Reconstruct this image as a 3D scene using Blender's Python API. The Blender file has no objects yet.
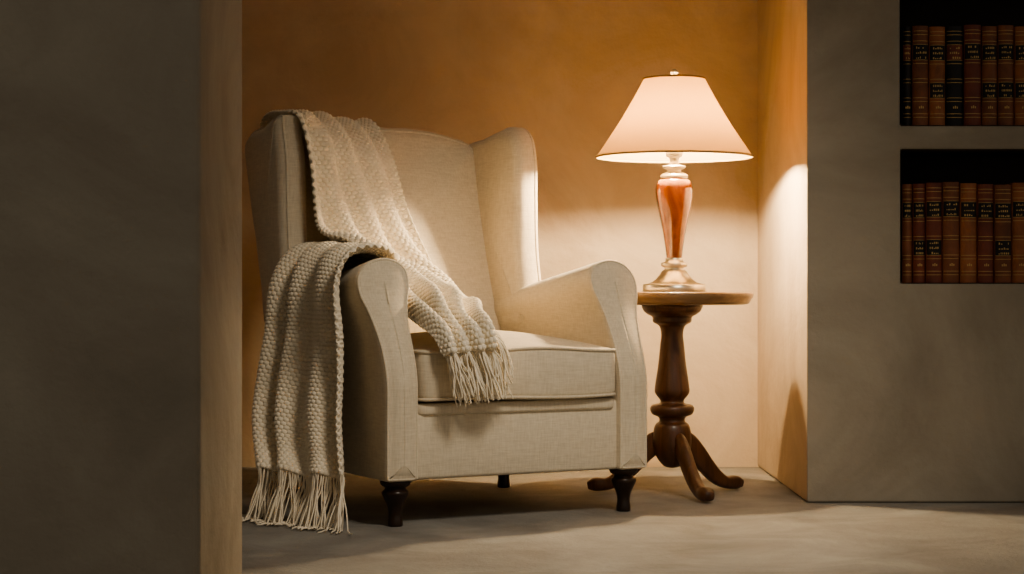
import bpy, bmesh, math, random
import numpy as np
from mathutils import Vector, Matrix
from mathutils.bvhtree import BVHTree
random.seed(4); rng=np.random.default_rng(4)
scn=bpy.context.scene
COL=scn.collection
try:
    scn.view_settings.view_transform='AgX'; scn.view_settings.look='AgX - Medium High Contrast'
except Exception as e: print('view',e)

# ------------------------------------------------------------ materials
def nmat(name):
    m=bpy.data.materials.new(name); m.use_nodes=True
    nt=m.node_tree; b=nt.nodes['Principled BSDF']
    return m,nt,b
def N(nt,t,**k):
    n=nt.nodes.new(t)
    for a,v in k.items():
        if a in n.inputs: n.inputs[a].default_value=v
        else: setattr(n,a,v)
    return n
def ramp(nt,fac,c0,c1,p0=0.3,p1=0.7):
    r=nt.nodes.new('ShaderNodeValToRGB'); e=r.color_ramp.elements
    e[0].position=p0; e[1].position=p1; e[0].color=(*c0,1); e[1].color=(*c1,1)
    nt.links.new(fac,r.inputs[0]); return r.outputs[0]
def noise_mat(name,c0,c1,scale=3,detail=8,rough=.85,bscale=40,bump=.15,bdist=.01,spec=.3,stretch=None,metal=0,coat=0,distort=0.5):
    m,nt,b=nmat(name)
    tc=N(nt,'ShaderNodeTexCoord'); src=tc.outputs['Object']
    if stretch:
        mp=N(nt,'ShaderNodeMapping'); mp.inputs['Scale'].default_value=stretch
        nt.links.new(src,mp.inputs[0]); src=mp.outputs[0]
    n=N(nt,'ShaderNodeTexNoise',Scale=scale,Detail=detail,Roughness=.6,Distortion=distort); nt.links.new(src,n.inputs['Vector'])
    nt.links.new(ramp(nt,n.outputs['Fac'],c0,c1),b.inputs['Base Color'])
    n2=N(nt,'ShaderNodeTexNoise',Scale=bscale,Detail=6,Roughness=.6); nt.links.new(src,n2.inputs['Vector'])
    bp=N(nt,'ShaderNodeBump',Strength=bump,Distance=bdist); nt.links.new(n2.outputs['Fac'],bp.inputs['Height'])
    nt.links.new(bp.outputs[0],b.inputs['Normal'])
    b.inputs['Roughness'].default_value=rough; b.inputs['Specular IOR Level'].default_value=spec
    b.inputs['Metallic'].default_value=metal; b.inputs['Coat Weight'].default_value=coat
    return m
M_wall=noise_mat('plaster_grey',(.29,.25,.195),(.41,.36,.285),scale=1.6,bscale=7,bump=.6,bdist=.016,distort=2.0)
M_niche=noise_mat('plaster_ochre',(.50,.395,.285),(.63,.52,.39),scale=2.2,bscale=6,bump=.5,bdist=.016,distort=2.0)
M_floor=noise_mat('floor_stone',(.20,.19,.175),(.35,.34,.315),scale=3.5,bscale=60,bump=.6,bdist=.006,detail=12)
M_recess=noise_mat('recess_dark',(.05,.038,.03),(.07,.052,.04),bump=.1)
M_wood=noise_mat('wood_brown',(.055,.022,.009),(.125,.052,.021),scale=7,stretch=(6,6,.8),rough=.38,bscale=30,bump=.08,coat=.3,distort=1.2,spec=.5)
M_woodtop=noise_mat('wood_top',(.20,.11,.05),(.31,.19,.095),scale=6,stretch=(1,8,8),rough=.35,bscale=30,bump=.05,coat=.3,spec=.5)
M_foot=noise_mat('wood_dark',(.015,.008,.005),(.035,.018,.01),rough=.3,bump=.02,spec=.5)
M_silver=noise_mat('lamp_metal',(.60,.54,.43),(.70,.63,.51),rough=.33,bump=.02,metal=.85)
M_amber=noise_mat('lamp_amber',(.15,.036,.007),(.38,.115,.025),scale=4,stretch=(3,3,1.2),rough=.18,bscale=4,bump=.02,coat=1,spec=.6,distort=2)
M_gold=noise_mat('gilt',(.50,.33,.13),(.62,.42,.18),rough=.45,metal=.5,bump=.02)
M_paper=noise_mat('book_paper',(.45,.38,.26),(.5,.42,.3),bump=.05)

def linen(name,c0,c1):
    m,nt,b=nmat(name)
    tc=N(nt,'ShaderNodeTexCoord')
    n=N(nt,'ShaderNodeTexNoise',Scale=6,Detail=5); nt.links.new(tc.outputs['Object'],n.inputs['Vector'])
    hs=[]
    for sc in ((260,260,30),(30,30,300)):
        mp=N(nt,'ShaderNodeMapping'); mp.inputs['Scale'].default_value=sc; nt.links.new(tc.outputs['Object'],mp.inputs[0])
        nn=N(nt,'ShaderNodeTexNoise',Scale=1.0,Detail=3); nt.links.new(mp.outputs[0],nn.inputs['Vector']); hs.append(nn.outputs['Fac'])
    ad=N(nt,'ShaderNodeMath',operation='ADD'); nt.links.new(hs[0],ad.inputs[0]); nt.links.new(hs[1],ad.inputs[1])
    ml=N(nt,'ShaderNodeMath',operation='MULTIPLY'); nt.links.new(ad.outputs[0],ml.inputs[0]); ml.inputs[1].default_value=.5
    nt.links.new(ramp(nt,ml.outputs[0],c0,c1,.3,.7),b.inputs['Base Color'])
    bp=N(nt,'ShaderNodeBump',Strength=.35,Distance=.002); nt.links.new(ml.outputs[0],bp.inputs['Height'])
    bp2=N(nt,'ShaderNodeBump',Strength=.2,Distance=.025); nt.links.new(n.outputs['Fac'],bp2.inputs['Height']); nt.links.new(bp.outputs[0],bp2.inputs['Normal'])
    nt.links.new(bp2.outputs[0],b.inputs['Normal'])
    b.inputs['Roughness'].default_value=.9; b.inputs['Specular IOR Level'].default_value=.15
    b.inputs['Sheen Weight'].default_value=.15
    return m
M_linen=linen('linen_cream',(.61,.525,.40),(.79,.70,.55))
M_yarn=noise_mat('yarn_cream',(.84,.75,.60),(.94,.86,.71),scale=30,bscale=260,bump=.4,bdist=.003,rough=.95,spec=.1)

m,nt,b=nmat('shade_fabric'); M_shade=m
out=nt.nodes['Material Output']
tc=N(nt,'ShaderNodeTexCoord'); mp=N(nt,'ShaderNodeMapping'); mp.inputs['Scale'].default_value=(200,200,200); nt.links.new(tc.outputs['Object'],mp.inputs[0])
nn=N(nt,'ShaderNodeTexNoise',Scale=1,Detail=2); nt.links.new(mp.outputs[0],nn.inputs['Vector'])
tr=N(nt,'ShaderNodeBsdfTranslucent'); nt.links.new(ramp(nt,nn.outputs['Fac'],(.092,.046,.0145),(.114,.059,.0195)),tr.inputs['Color'])
df=N(nt,'ShaderNodeBsdfDiffuse'); df.inputs['Color'].default_value=(.5,.37,.22,1)
mx=N(nt,'ShaderNodeMixShader'); mx.inputs[0].default_value=.5
nt.links.new(df.outputs[0],mx.inputs[1]); nt.links.new(tr.outputs[0],mx.inputs[2]); nt.links.new(mx.outputs[0],out.inputs['Surface'])
m,nt,b=nmat('bulb_glow'); M_bulb=m
b.inputs['Base Color'].default_value=(1,.9,.7,1)
b.inputs['Emission Color'].default_value=(1,.76,.47,1); b.inputs['Emission Strength'].default_value=2300

# ------------------------------------------------------------ helpers
def link(ob,parent=None):
    COL.objects.link(ob)
    if parent: ob.parent=parent
    return ob
def mesh_obj(name,verts,faces,mats,parent=None,smooth=True,fm=None,recalc=True):
    me=bpy.data.meshes.new(name); me.from_pydata([tuple(v) for v in verts],[],faces)
    for mm in (mats if isinstance(mats,(list,tuple)) else [mats]): me.materials.append(mm)
    if fm is not None:
        for p,i in zip(me.polygons,fm): p.material_index=i
    if recalc:
        bm=bmesh.new(); bm.from_mesh(me); bmesh.ops.recalc_face_normals(bm,faces=bm.faces); bm.to_mesh(me); bm.free()
    if smooth: me.polygons.foreach_set('use_smooth',[True]*len(me.polygons))
    me.update()
    return link(bpy.data.objects.new(name,me),parent)
def empty(name,loc=(0,0,0),rz=0):
    e=bpy.data.objects.new(name,None); e.location=loc; e.rotation_euler=(0,0,rz); COL.objects.link(e); return e
def box(name,x0,x1,y0,y1,z0,z1,mat,parent=None,bev=0,seg=3):
    v=[(x,y,z) for x in(x0,x1) for y in(y0,y1) for z in(z0,z1)]
    f=[(0,1,3,2),(4,6,7,5),(0,4,5,1),(2,3,7,6),(0,2,6,4),(1,5,7,3)]
    o=mesh_obj(name,v,f,mat,parent,smooth=False)
    if bev:
        bm=bmesh.new(); bm.from_mesh(o.data)
        bmesh.ops.bevel(bm,geom=bm.edges[:],offset=bev,segments=seg,affect='EDGES',profile=.5); bm.to_mesh(o.data); bm.free()
    return o
def lathe(name,prof,mats,parent=None,seg=64,loc=(0,0)):
    V=[];F=[]
    n=len(prof)
    for r,z in prof:
        for k in range(seg):
            a=2*math.pi*k/seg; V.append((loc[0]+r*math.cos(a),loc[1]+r*math.sin(a),z))
    for i in range(n-1):
        for k in range(seg):
            F.append((i*seg+k,i*seg+(k+1)%seg,(i+1)*seg+(k+1)%seg,(i+1)*seg+k))
    return mesh_obj(name,V,F,mats,parent)
def cr(P,n):
    P=np.asarray(P,float); K=len(P)
    t=np.linspace(0,K-1,n); i=np.clip(np.floor(t).astype(int),0,K-2); f=t-i
    Pe=np.concatenate([[2*P[0]-P[1]],P,[2*P[-1]-P[-2]]])
    sh=(n,)+(1,)*(P.ndim-1); f=f.reshape(sh)
    p0,p1,p2,p3=Pe[i],Pe[i+1],Pe[i+2],Pe[i+3]
    return .5*((2*p1)+(-p0+p2)*f+(2*p0-5*p1+4*p2-p3)*f**2+(-p0+3*p1-3*p2+p3)*f**3)
def pr(pts,n): return [(max(0,p[0]),p[1]) for p in cr(pts,n)]
def rpoly(pts,r):
    P=[np.array(p,float) for p in pts]; o=[]
    n=len(P)
    rr=r if isinstance(r,(list,tuple)) else [r]*n
    for i in range(n):
        a,b_,c=P[i-1],P[i],P[(i+1)%n]
        d1=(a-b_);l1=np.linalg.norm(d1);d2=(c-b_);l2=np.linalg.norm(d2)
        q=min(rr[i],l1*.49,l2*.49); s=b_+d1/l1*q; e=b_+d2/l2*q
        for k in range(9):
            t=k/8; o.append((1-t)**2*s+2*t*(1-t)*b_+t*t*e)
    return o
def resample(pts,n):
    P=np.array(pts); P=np.vstack([P,P[:1]]); d=np.r_[0,np.cumsum(np.linalg.norm(np.diff(P,axis=0),axis=1))]
    t=np.linspace(0,d[-1],n,endpoint=False)
    return np.stack([np.interp(t,d,P[:,k]) for k in range(P.shape[1])],1)
def crclosed(pts,n):
    P=np.array(pts,float); K=len(P); t=np.linspace(0,K,n*3,endpoint=False); i=np.floor(t).astype(int); f=(t-i)[:,None]
    p0,p1,p2,p3=P[(i-1)%K],P[i%K],P[(i+1)%K],P[(i+2)%K]
    return resample(.5*((2*p1)+(-p0+p2)*f+(2*p0-5*p1+4*p2-p3)*f**2+(-p0+3*p1-3*p2+p3)*f**3),n)
def inward(P):
    T=np.roll(P,-1,0)-np.roll(P,1,0); T/=np.linalg.norm(T,axis=1)[:,None]+1e-9
    Nn=np.stack([-T[:,1],T[:,0]],1)
    A=np.sum(P[:,0]*np.roll(P[:,1],-1)-np.roll(P[:,0],-1)*P[:,1])
    return Nn if A>0 else -Nn
def rings_mesh(name,rings,c0,c1,mat,parent):
    n=len(rings[0]); V=[c0]+[tuple(p) for r in rings for p in r]+[c1]; F=[]
    for k in range(n): F.append((0,1+(k+1)%n,1+k))
    for i in range(len(rings)-1):
        a=1+i*n;b_=a+n
        for k in range(n): F.append((a+k,a+(k+1)%n,b_+(k+1)%n,b_+k))
    a=1+(len(rings)-1)*n
    for k in range(n): F.append((a+k,a+(k+1)%n,len(V)-1))
    return mesh_obj(name,V,F,mat,parent)
def panel(name,P,thick,r,cf,cb,mapf,mat,parent):
    """rounded slab: outline P (a,b), height h centred at 0; crown cf at +h side, cb at -h side"""
    W=inward(P); c=P.mean(0); R=[]
    def inner(sign,cr_):
        base=P+W*r; out=[]
        for s in np.linspace(1,.08,12): 
            q=c+(base-c)*s; out.append((q,sign*(thick/2+cr_*(1-s**2.2))))
        return out
    seq=[]
    seq+= inner(-1,cb)[::-1]
    for ph in np.linspace(-90,90,15)[1:-1]:
        a=math.radians(ph); ins=r*(1-math.cos(a)); h=(thick/2-r)*(1 if ph>0 else -1 if ph<0 else 0)+r*math.sin(a)
        seq.append((P+W*ins,h))
    seq+= inner(1,cf)
    for q,h in seq: R.append([mapf(x,y,h) for x,y in q])
    return rings_mesh(name,R,mapf(c[0],c[1],-(thick/2+cb)),mapf(c[0],c[1],thick/2+cf),mat,parent)
def tube(name,path,rad,mat,parent,closed=False):
    cu=bpy.data.curves.new(name,'CURVE'); cu.dimensions='3D'; cu.bevel_depth=rad; cu.bevel_resolution=2
    paths=path if isinstance(path[0][0],(list,tuple,np.ndarray)) else [path]
    for p in paths:
        s=cu.splines.new('POLY'); s.points.add(len(p)-1)
        for i,q in enumerate(p): s.points[i].co=(*q,1)
        s.use_cyclic_u=closed
    cu.materials.append(mat)
    return link(bpy.data.objects.new(name,cu),parent)

# ------------------------------------------------------------ room
D1,D2,XR,XL=5.139,6.167,.819,-1.20
HC=2.6
box('floor',-3,3.2,-.6,6.4,-.1,0,M_floor)
box('ceiling',-3,3.2,2.6,6.4,HC,HC+.1,M_wall)
box('wall_back',XL-.1,XR+.1,D2,D2+.15,0,HC,M_niche)
box('wall_niche_left',-3,XL,D1,D2+.15,0,HC,M_wall,bev=.012)
box('wall_partition',-3,-.552,3.27,3.80,0,HC,M_wall,bev=.018,seg=5)
wr=box('wall_right',XR,3.2,D1,D2+.15,0,HC,[M_wall,M_niche,M_recess])
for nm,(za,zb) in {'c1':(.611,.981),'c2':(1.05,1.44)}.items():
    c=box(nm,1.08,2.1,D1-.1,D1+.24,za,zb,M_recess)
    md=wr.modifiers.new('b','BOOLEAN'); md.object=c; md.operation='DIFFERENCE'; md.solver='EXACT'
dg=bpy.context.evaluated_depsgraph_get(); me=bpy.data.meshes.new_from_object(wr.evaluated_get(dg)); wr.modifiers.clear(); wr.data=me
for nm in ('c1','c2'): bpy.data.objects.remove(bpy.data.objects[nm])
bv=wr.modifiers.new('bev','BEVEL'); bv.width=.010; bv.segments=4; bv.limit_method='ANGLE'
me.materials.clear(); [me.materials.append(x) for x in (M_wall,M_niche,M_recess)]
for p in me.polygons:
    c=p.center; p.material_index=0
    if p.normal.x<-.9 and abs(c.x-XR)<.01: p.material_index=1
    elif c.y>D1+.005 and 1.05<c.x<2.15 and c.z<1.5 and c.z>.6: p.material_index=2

# ------------------------------------------------------------ books
def leather(name,c): return noise_mat(name,tuple(x*.6 for x in c),tuple(min(1,x*1.15) for x in c),scale=14,bscale=90,bump=.25,bdist=.003,rough=.5,spec=.4)
BM=[leather('leather_brown',(.24,.088,.04)),leather('leather_tan',(.36,.135,.055)),leather('leather_red',(.21,.06,.034)),leather('leather_black',(.018,.014,.013)),M_gold,M_paper]
def books(name,z0,seq,h0,seed):
    R=random.Random(seed); V=[];F=[];FM=[]
    def add(vs,fs,m):
        o=len(V); V.extend(vs); F.extend([tuple(o+i for i in f) for f in fs]); FM.extend([m]*len(fs))
    def bx(x0,x1,y0,y1,za,zb,m):
        add([(x,y,z) for x in(x0,x1) for y in(y0,y1) for z in(za,zb)],[(0,1,3,2),(4,6,7,5),(0,4,5,1),(2,3,7,6),(0,2,6,4),(1,5,7,3)],m)
    def spine(xc,w,yf,bul,za,zb,m,out=0,span=1.):
        K=8; vs=[]
        for k in range(K+1):
            s=(k/K*2-1)*span; x=xc+s*w/2; y=yf+bul*s*s-out
            vs+= [(x,y,za),(x,y,zb),(x,y+.012+out,za),(x,y+.012+out,zb)]
        fs=[]
        for k in range(K):
            a=4*k;b_=a+4
            fs+=[(a,b_,b_+1,a+1),(a+2,a+3,b_+3,b_+2),(a+1,b_+1,b_+3,a+3),(a,a+2,b_+2,b_)]
        fs+=[(0,1,3,2),(4*K,4*K+2,4*K+3,4*K+1)]
        add(vs,fs,m)
    x=1.088
    i=0
    while x<2.05:
        w,m=seq[i] if i<len(seq) else (R.uniform(.044,.05),R.choice([0,0,1,2,3])); i+=1
        if x+w>2.095: break
        h=h0+R.uniform(-.004,.004); xc=x+w/2; ww=w-.003; yf=D1+.012+R.uniform(0,.004)
        bx(x+.001,x+w-.002,yf+.012,yf+.19,z0+.001,z0+h,m)
        bx(x+.004,x+w-.005,yf+.02,yf+.192,z0+.006,z0+h-.005,5)
        spine(xc,ww,yf,.010,z0+.001,z0+h,m)
        for fz in (.10,.26,.45,.64,.83,.93):
            spine(xc,ww,yf,.010,z0+h*fz-.0025,z0+h*fz+.0025,m,.0025)
            for dz in(-.005,.005):
                spine(xc,ww,yf,.010,z0+h*fz+dz-.0008,z0+h*fz+dz+.0008,4,.0006,.94)
        lab=3 if m!=3 else 2
        for (fa,fb) in ((.66,.81),(.28,.43)):
            if fa<.5 and R.random()<.4: continue
            spine(xc,ww,yf,.010,z0+h*fa,z0+h*fb,lab,.0008,.93)
            nr=3
            for r in range(nr):
                zc=z0+h*(fb-(r+.6)*(fb-fa)/nr); q=-.6
                while q<.55:
                    l=R.uniform(.08,.2)
                    if r==1 or R.random()<.85:
                        xx=xc+q*ww/2; yy=yf+.010*(q+l/2)**2-.0016
                        bx(xx,xx+l*ww/2*.9,yy,yy+.001,zc-.0028,zc+.0028 if R.random()<.6 else zc+.0002,4)
                    q+=l+.09
        yy=yf-.0012
        for k in range(3):
            bx(xc-.006+.005*k,xc-.003+.005*k,yy,yy+.001,z0+h*.17,z0+h*.19+.002*(k==1),4)
        x+=w
    return mesh_obj(name,V,F,BM,None,smooth=False,fm=FM)
books('leather_books',1.05,[(.028,3),(.047,0),(.047,1),(.050,3),(.050,2),(.045,0),(.047,0),(.05,1)],.278,3)
books('leather_books',.611,[(.030,0),(.036,2),(.047,2),(.049,0),(.048,1),(.047,2),(.050,0),(.048,1)],.278,8)

# ------------------------------------------------------------ armchair
TH=math.radians(28); CX=.024
chair=empty('wingback_armchair',(CX,4.759,0),TH)
pl=rpoly([(-.345,.012),(.345,.012),(.33,.77),(-.33,.77)],.02)
panel('seat_base',resample(pl,96),.185,.012,0,0,lambda a,b,h:(a,b,.2085+h),M_linen,chair)
pl=resample(rpoly([(-.288,-.012),(.288,-.012),(.285,.66),(-.285,.66)],[.035,.035,.03,.03]),128)
ringp=lambda P,ins,f:[f(x,y) for x,y in (P+inward(P)*ins)]
panel('front_rail_band',resample(rpoly([(-.29,.002),(.29,.002),(.29,.3),(-.29,.3)],.01),64),.03,.010,0,0,lambda a,b,h:(a,b,.292+h),M_linen,chair)
def cushz(a,b,h):
    return (a,b-.010*math.cos(a/.29*math.pi/2)*(1 if b<.1 else 0), .378+h+(.005*math.sin(a*14+1) if h>0 else -.003*math.sin(a*11)))
panel('seat_cushion',pl,.135,.024,.034,0,cushz,M_linen,chair)
for h in (.0605,-.0605): tube('cushion_piping',ringp(pl,.002,lambda x,y:cushz(x,y,h)),.0042,M_linen,chair,True)
# arms
prof=np.array([(.293,.118),(.293,.25),(.292,.40),(.290,.50),(.280,.56),(.268,.605),(.273,.645),(.30,.668),(.34,.675),(.385,.660),(.412,.625),(.412,.58),(.396,.53),(.384,.46),(.381,.38),(.381,.25),(.381,.118)])
body=cr(prof,90); bot=np.stack([np.linspace(.381,.293,8)[1:-1],np.full(6,.115)],1)
PR=resample(np.vstack([body,bot]),140)
def vf(z):
    t=min(1,max(0,(z-.34)/.32)); s=t*t*(3-2*t); return -.005+.115*s
def armpt(side,u,z,v):
    k=1-.17*min(1,max(0,(v-.12)/.6)); zz=.115+(z-.115)*k
    return (side*u,v,zz)
for side,nm in ((1,'arm_right'),(-1,'arm_left')):
    Wd=inward(PR); R=[]; r=.014
    base=PR+Wd*r
    tz=np.clip(base[:,1],.16,.615); tu=.337+.004*np.clip((tz-.5)/.1,0,1)
    tg=np.stack([tu,tz],1)
    for s in np.linspace(.01,1,10):
        q=tg+(base-tg)*s; R.append([armpt(side,x,z,vf(z)-.009*(1-s**2)) for x,z in q])
    for ph in np.linspace(75,0,6):
        a=math.radians(ph); ins=r*(1-math.cos(a)); q=PR+Wd*ins
        R.append([armpt(side,x,z,vf(z)+r*(1-math.sin(a))) for x,z in q])
    for t in np.linspace(0,1,26)[1:]:
        R.append([armpt(side,x,z,(vf(z)+r)*(1-t)+.77*t) for x,z in PR])
    rings_mesh(nm,R,armpt(side,.337,.37,vf(.37)-.009),armpt(side,.338,.37,.77),M_linen,chair)
    q=PR+Wd*.005
    tube('arm_piping',[armpt(side,x,z,vf(z)+.004) for x,z in q if z>.12],.0036,M_linen,chair)
# wings
wo0=[(.49,.50),(.515,.60),(.54,.72),(.548,.86),(.552,.96),(.575,1.038),(.63,1.072),(.70,1.066),(.80,1.050),(.90,1.04),(.945,1.0),(.915,.89),(.865,.74),(.82,.60),(.79,.50),(.63,.47)]
for side,nm,uc,dv in ((1,'wing_right',.318,0),(-1,'wing_left',.372,.08)):
    wo=crclosed([(a+(dv if a<.6 else dv*.4 if a<.75 else 0),b+(.008 if side<0 and b>1 else 0)) for a,b in wo0],150)
    def wm(a,b,h,side=side,uc=uc):
        return (side*(uc+h+ (.010*(b-.6) )),a,b)
    panel(nm,wo,.085,.036,.004,.010,wm,M_linen,chair)
    Wd=inward(wo)
    tube('wing_piping',[wm(x,y,.022) for x,y in wo+Wd*.004],.0038,M_linen,chair,True)
# back
bo=rpoly([(-.335,.34),(.295,.34),(.305,1.035),(.15,1.078),(-.16,1.078),(-.345,1.045)],[.05,.05,.05,.15,.15,.05])
bo=resample(bo,140)
def bmap(a,b,h): return (a,.69+(b-.42)*.33-h,b)
panel('backrest',bo,.13,.045,.035,0,bmap,M_linen,chair)
tube('back_piping',[bmap(x,y,.052) for x,y in bo+inward(bo)*.014],.0038,M_linen,chair,True)
# legs
lp=pr([(.0,.0),(.017,.0),(.019,.012),(.017,.03),(.020,.05),(.030,.072),(.034,.085),(.027,.094),(.026,.098),(.036,.104),(.036,.116),(.0,.117)],60)
for i,(u,v) in enumerate(((-.335,.045),(.335,.045),(-.30,.715),(.325,.715))): lathe(f'leg_{i+1}',lp,M_foot,chair,40,loc=(u,v))

# ------------------------------------------------------------ throw blanket
blk=empty('knit_throw_blanket',(CX,4.759,0),TH)
bpy.context.view_layer.update()
bvs=[]
for nm in ('arm_left','wing_left','backrest','seat_cushion','seat_base'):
    o=bpy.data.objects[nm]; bvs.append(BVHTree.FromPolygons([v.co[:] for v in o.data.vertices],[tuple(p.vertices) for p in o.data.polygons]))
def push(G,clr):
    s=G.shape; P=G.reshape(-1,3).copy()
    for it in range(3):
        for k in range(len(P)):
            p=Vector(P[k])
            for t in bvs:
                loc,n,i,d=t.find_nearest(p,.12)
                if loc is not None and (p-loc).dot(n)<clr and (d<.07):
                    p=loc+n*clr
            P[k]=p
        P[:,2]=np.maximum(P[:,2],.006)
    return P.reshape(s)
def normals(G):
    a=np.gradient(G,axis=0); b_=np.gradient(G,axis=1); n=np.cross(a,b_); return n/(np.linalg.norm(n,axis=2)[...,None]+1e-9)
def lap(G,n):
    for _ in range(n):
        H=G.copy(); H[1:-1]=.5*G[1:-1]+.25*(G[2:]+G[:-2]); G=H; H=G.copy(); H[:,1:-1]=.5*G[:,1:-1]+.25*(G[:,2:]+G[:,:-2]); G=H
    return G
def up(G,n0,n1):
    G=cr(G,n0); return np.swapaxes(cr(np.swapaxes(G,0,1),n1),0,1)
def sheet(name,ctrl,out,foldf,knit_p=.0142,clr=.010):
    C=np.array(ctrl,float); st=.0065
    L0=max(np.linalg.norm(np.diff(C,axis=0),axis=2).sum(0)); L1=max(np.linalg.norm(np.diff(C,axis=1),axis=2).sum(1))
    n0,n1=int(L0/st),int(L1*1.3/st)
    G=up(C,n0,n1)
    Nn=normals(G); sg=1 if (Nn*np.array(out)).sum(2).mean()>0 else -1; Nn=Nn*sg
    T,A=np.meshgrid(np.linspace(0,1,n0),np.linspace(0,1,n1),indexing='ij')
    G=G+Nn*foldf(T,A)[...,None]
    G=push(G,clr); G=lap(G,2); G=push(G,clr*.9); G=lap(G,1)
    G=up(G,n0*3,n1*3); n0*=3;n1*=3
    T,A=np.meshgrid(np.linspace(0,1,n0),np.linspace(0,1,n1),indexing='ij')
    Nn=normals(G)*sg
    X=np.concatenate([np.zeros((n0,1)),np.cumsum(np.linalg.norm(np.diff(G,axis=1),axis=2),axis=1)],1)
    X=A*X[:,-1].mean()
    Y=np.concatenate([np.zeros((1,n1)),np.cumsum(np.linalg.norm(np.diff(G,axis=0),axis=2),axis=0)],0).mean(1)[:,None]+0*A
    row=np.floor(Y/(knit_p*.8))
    k=np.abs(np.sin(np.pi*(X/knit_p+.5*(row%2))))*np.abs(np.sin(np.pi*Y/(knit_p*.8)))
    G2=G+Nn*(.0082*(k**.55)-.0034)[...,None]
    V=G2.reshape(-1,3); F=[(i*n1+j,i*n1+j+1,(i+1)*n1+j+1,(i+1)*n1+j) for i in range(n0-1) for j in range(n1-1)]
    o=mesh_obj(name,V,F,M_yarn,blk,recalc=False)
    md=o.modifiers.new('s','SOLIDIFY'); md.thickness=.004; md.offset=-1 if sg>0 else 1
    return G
def lin(p,q,n,bul=(0,0,0)):
    p=np.array(p,float);q=np.array(q,float);return [p+(q-p)*t+np.array(bul)*math.sin(math.pi*t) for t in np.linspace(0,1,n)]
rows=[lin((-.335,1.01,.92),(-.09,1.00,.92),5),
 lin((-.345,.985,1.03),(-.075,.98,1.03),5),
 lin((-.36,.90,1.085),(-.065,.925,1.08),5),
 lin((-.37,.77,1.085),(-.055,.83,1.06),5),
 lin((-.375,.64,1.055),(-.045,.76,.965),5),
 lin((-.372,.60,.95),(-.03,.735,.90),5),
 lin((-.365,.585,.85),(-.01,.71,.82),5),
 lin((-.355,.565,.76),(.02,.67,.72),5),
 lin((-.345,.51,.715),(.045,.61,.63),5),
 lin((-.315,.43,.70),(.065,.51,.555),5,(0,0,.0)),
 lin((-.280,.31,.64),(.025,.34,.515),5,(0,0,.01)),
 lin((-.265,.18,.555),(-.045,.17,.51),5,(0,0,.025)),
 lin((-.262,.06,.50),(-.10,.04,.50),5,(0,0,.012)),
 lin((-.26,-.04,.465),(-.115,-.045,.475),5),
 lin((-.25,-.055,.425),(-.11,-.055,.445),5)]
def f1(T,A):
    amp=.036+.010*np.sin(np.pi*np.clip((T-.5)/.5,0,1))
    amp=amp*(.45+.55*np.clip((T-.15)/.2,0,1))
    return amp*(.5+.5*np.sin(2*np.pi*(3.8*A+.28*np.sin(4.5*T+.6)+.1)))**.9+.005*np.sin(21*T+9*A)+.006*np.sin(38*T+4*A)*np.clip((T-.55)/.2,0,1)
G1=sheet('drape_back',rows,(0,-1,.5),f1)
rows2=[lin((-.262,.33,.50),(-.25,.62,.60),6),
 lin((-.266,.25,.57),(-.255,.64,.64),6),
 lin((-.285,.17,.66),(-.28,.65,.68),6),
 lin((-.335,.125,.685),(-.33,.645,.70),6,(0,0,.004)),
 lin((-.405,.115,.67),(-.405,.63,.68),6,(0,0,.004)),
 lin((-.435,.11,.60),(-.455,.60,.60),6),
 lin((-.432,.10,.48),(-.470,.585,.48),6),
 lin((-.430,.09,.36),(-.500,.56,.36),6,(-.01,0,0)),
 lin((-.435,.075,.26),(-.525,.51,.26),6,(-.02,0,0)),
 lin((-.445,.05,.18),(-.54,.44,.17),6,(-.02,0,0)),
 lin((-.455,.03,.125),(-.55,.38,.12),6,(-.025,0,0))]
def f2(T,A):
    amp=.011+.040*np.clip((T-.2)/.6,0,1)
    return amp*(.5+.5*np.sin(2*np.pi*(3.5*A+.10*np.sin(3*T)+.30*T+.08*np.sin(9*A))))*(.85+.15*np.sin(7*A+2))+.003*np.sin(17*T+5*A)
G2=sheet('drape_arm',rows2,(-1,0,.5),f2)
# fringe
paths=[]
n1=G1.shape[1]
for j in range(2,n1-2,4):
    p=G1[-1,j]
    for s in range(2):
        q=[p]; L=rng.uniform(.09,.13); dx=rng.normal(.032,.012); dv=rng.normal(-.008,.004)
        ph=rng.uniform(0,6)
        for t in np.linspace(0,1,9)[1:]:
            q.append(p+np.array([dx*t+.003*math.sin(ph+7*t),dv*math.sin(t*2.2),-L*t]))
        paths.append(q)
n0=G1.shape[0]
for i in range(int(n0*.84),n0-2,4):
    p=G1[i,-2]
    L=rng.uniform(.05,.10); dx=rng.normal(.02,.01); q=[]
    for t in np.linspace(0,1,8):
        z=max(p[2]-L*t*t, (.475 if p[1]-.03*t>-.02 else .3)); q.append(np.array([p[0]+dx*t+.02*t*(1-t),p[1]-.045*t,z]))
    paths.append(q)
n1=G2.shape[1]
for j in range(1,n1-1,4):
    p=G2[-1,j]
    for s in range(2):
        L=rng.uniform(.09,.13); ou=rng.normal(-.04,.02); ov=rng.normal(-.03,.025); ph=rng.uniform(0,6); q=[]
        for t in np.linspace(0,1,12):
            z=max(p[2]*(1-min(1,t/.75)**1.2),.005+.003*math.sin(ph+9*t)**2); k=max(0,(t-.25)/.75)
            q.append(np.array([p[0]+ou*k+.003*math.sin(ph+8*t),p[1]+ov*k,z]))
        paths.append(q)
tube('fringe',paths,.0018,M_yarn,blk)

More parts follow.
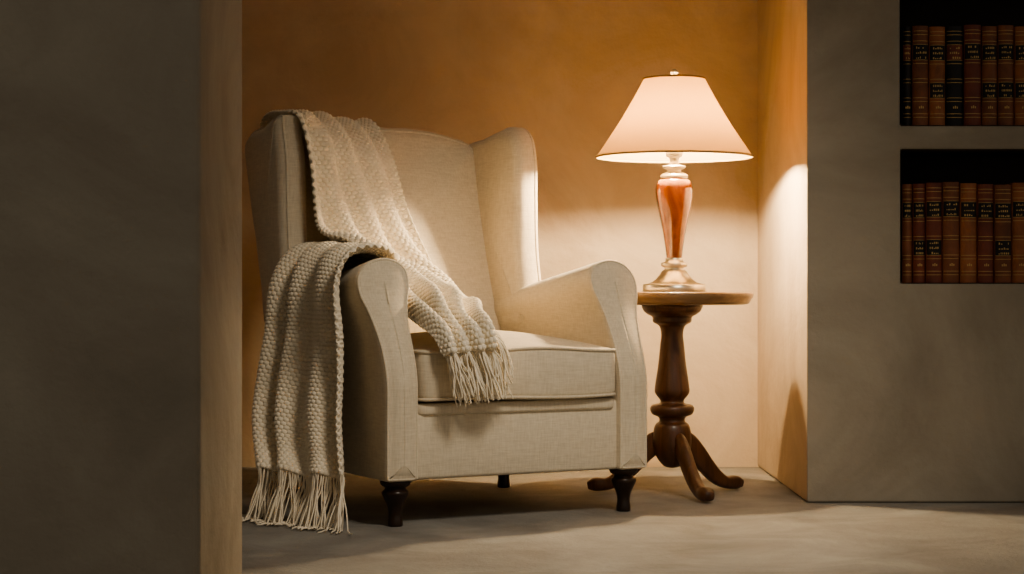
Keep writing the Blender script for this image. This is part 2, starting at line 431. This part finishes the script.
# ------------------------------------------------------------ side table
TX,TY=.463,5.35; S=5.35/1850
tab=empty('pedestal_side_table',(TX,TY,0))
zt=.5855
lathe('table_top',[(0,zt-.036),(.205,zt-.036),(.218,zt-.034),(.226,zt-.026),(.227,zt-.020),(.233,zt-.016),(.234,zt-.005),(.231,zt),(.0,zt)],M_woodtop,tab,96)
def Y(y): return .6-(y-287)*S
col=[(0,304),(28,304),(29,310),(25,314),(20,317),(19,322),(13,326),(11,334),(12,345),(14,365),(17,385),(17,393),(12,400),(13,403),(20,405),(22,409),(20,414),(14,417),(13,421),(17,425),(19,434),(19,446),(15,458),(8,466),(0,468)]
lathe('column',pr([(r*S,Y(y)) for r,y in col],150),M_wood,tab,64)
for i,ang in enumerate((166,30,-70)):
    a=math.radians(ang); ca,sa=math.cos(a),math.sin(a)
    pth=cr([(.020,.155,.030,.014),(.05,.148,.032,.016),(.085,.118,.029,.017),(.120,.078,.026,.017),(.155,.045,.022,.017),(.19,.026,.018,.019),(.225,.024,.020,.022),(.247,.020,.012,.014)],40)
    R=[]
    for k in range(len(pth)):
        d=pth[min(k+1,39),:2]-pth[max(k-1,0),:2]; d/=np.linalg.norm(d); nr=np.array([-d[1],d[0]])
        ring=[]
        for q in range(20):
            t=2*math.pi*q/20; cc,ss=math.cos(t),math.sin(t)
            e=lambda x:math.copysign(abs(x)**.7,x)
            rr=pth[k,0]+nr[0]*pth[k,2]*e(ss); zz=max(.001,pth[k,1]+nr[1]*pth[k,2]*e(ss)); w=pth[k,3]*e(cc)
            ring.append((rr*ca-w*sa,rr*sa+w*ca,zz))
        R.append(ring)
    c0=tuple(np.mean(R[0],0)); c1=tuple(np.mean(R[-1],0))
    rings_mesh(f'foot_{i+1}',R,c0,c1,M_wood,tab)

# ------------------------------------------------------------ lamp
lamp=empty('table_lamp',(TX+.006,TY,0))
foot=[(0,zt+.001),(31*S,zt+.001),(31.5*S,zt+.004),(31.5*S,Y(285)),(30*S,Y(284)),(26*S,Y(283.5)),(23*S,Y(282.5)),(18*S,Y(279)),(15*S,Y(275)),(12*S,Y(271)),(9.5*S,Y(269)),(9.5*S,Y(267.5)),(13*S,Y(266.5)),(13*S,Y(263)),(9*S,Y(261.5)),(8.5*S,Y(258))]
lathe('lamp_foot',foot,M_silver,lamp)
px=[(7,260),(8,256),(9,248),(11,235),(14,220),(17,206),(18.5,195),(18.5,187),(16,181),(11,178)]
lathe('lamp_body',pr([(r*S,Y(y)) for r,y in px],60),M_amber,lamp)
px=[(0,179.5),(12,179.5),(14,177),(12,174),(7,172),(7,170),(11,168),(11,166),(5,164),(5,158),(8,156),(8,150),(5,148),(4,140),(4,134),(0,134)]
lathe('lamp_neck',pr([(r*S,Y(y)) for r,y in px],90),M_silver,lamp)
zb,ztp=Y(157),Y(79)
sp=[]
for t in np.linspace(0,1,20):
    sp.append((.226+(.088-.226)*t-.006*math.sin(math.pi*t),zb+(ztp-zb)*t))
lathe('lamp_shade',sp,M_shade,lamp,96)
tube('shade_rim',[[(r*math.cos(a),r*math.sin(a),z) for a in np.linspace(0,2*math.pi,72,endpoint=False)] for r,z in ((.226,zb),(.088,ztp))],.003,M_shade,lamp,True)
tube('shade_spider',[[( .088*math.cos(a),.088*math.sin(a),ztp-.004),(0,0,ztp)] for a in (0.3,2.4,4.5)],.0018,M_silver,lamp)
tube('lamp_harp',[[(.0+s*p[0],0,p[1]) for p in cr([(.012,Y(150)),(.045,Y(138)),(.052,Y(115)),(.035,Y(90)),(.0,ztp)],20)] for s in(1,-1)],.0016,M_silver,lamp)
lathe('finial',pr([(0,ztp-.004),(.010,ztp),(.005,ztp+.006),(.009,ztp+.014),(.012,ztp+.020),(.007,ztp+.027),(0,ztp+.030)],40),M_silver,lamp,32)
zl=1.035
lathe('light_bulb',[(.03*math.sin(t),zl-.03*math.cos(t)) for t in np.linspace(0,math.pi,20)],M_bulb,lamp,32)

# ------------------------------------------------------------ lights
def aim(o,t): o.rotation_euler=(Vector(t)-o.location).to_track_quat('-Z','Y').to_euler()
L=bpy.data.lights.new('ceiling_spot','SPOT'); L.energy=150; L.color=(1,.88,.72); L.spot_size=math.radians(58); L.spot_blend=1; L.shadow_soft_size=.3
o=link(bpy.data.objects.new('ceiling_spot',L)); o.location=(.9,2.75,2.4); aim(o,(.18,4.60,.35))
w=bpy.data.worlds.new('w'); scn.world=w; w.use_nodes=True
w.node_tree.nodes['Background'].inputs[0].default_value=(1,.91,.78,1); w.node_tree.nodes['Background'].inputs[1].default_value=.26

cam=bpy.data.cameras.new('cam'); co=link(bpy.data.objects.new('camera',cam)); co.location=(0,0,.6); co.rotation_euler=(math.pi/2,0,0)
cam.sensor_width=36; cam.lens=1850*36/1024; scn.camera=co
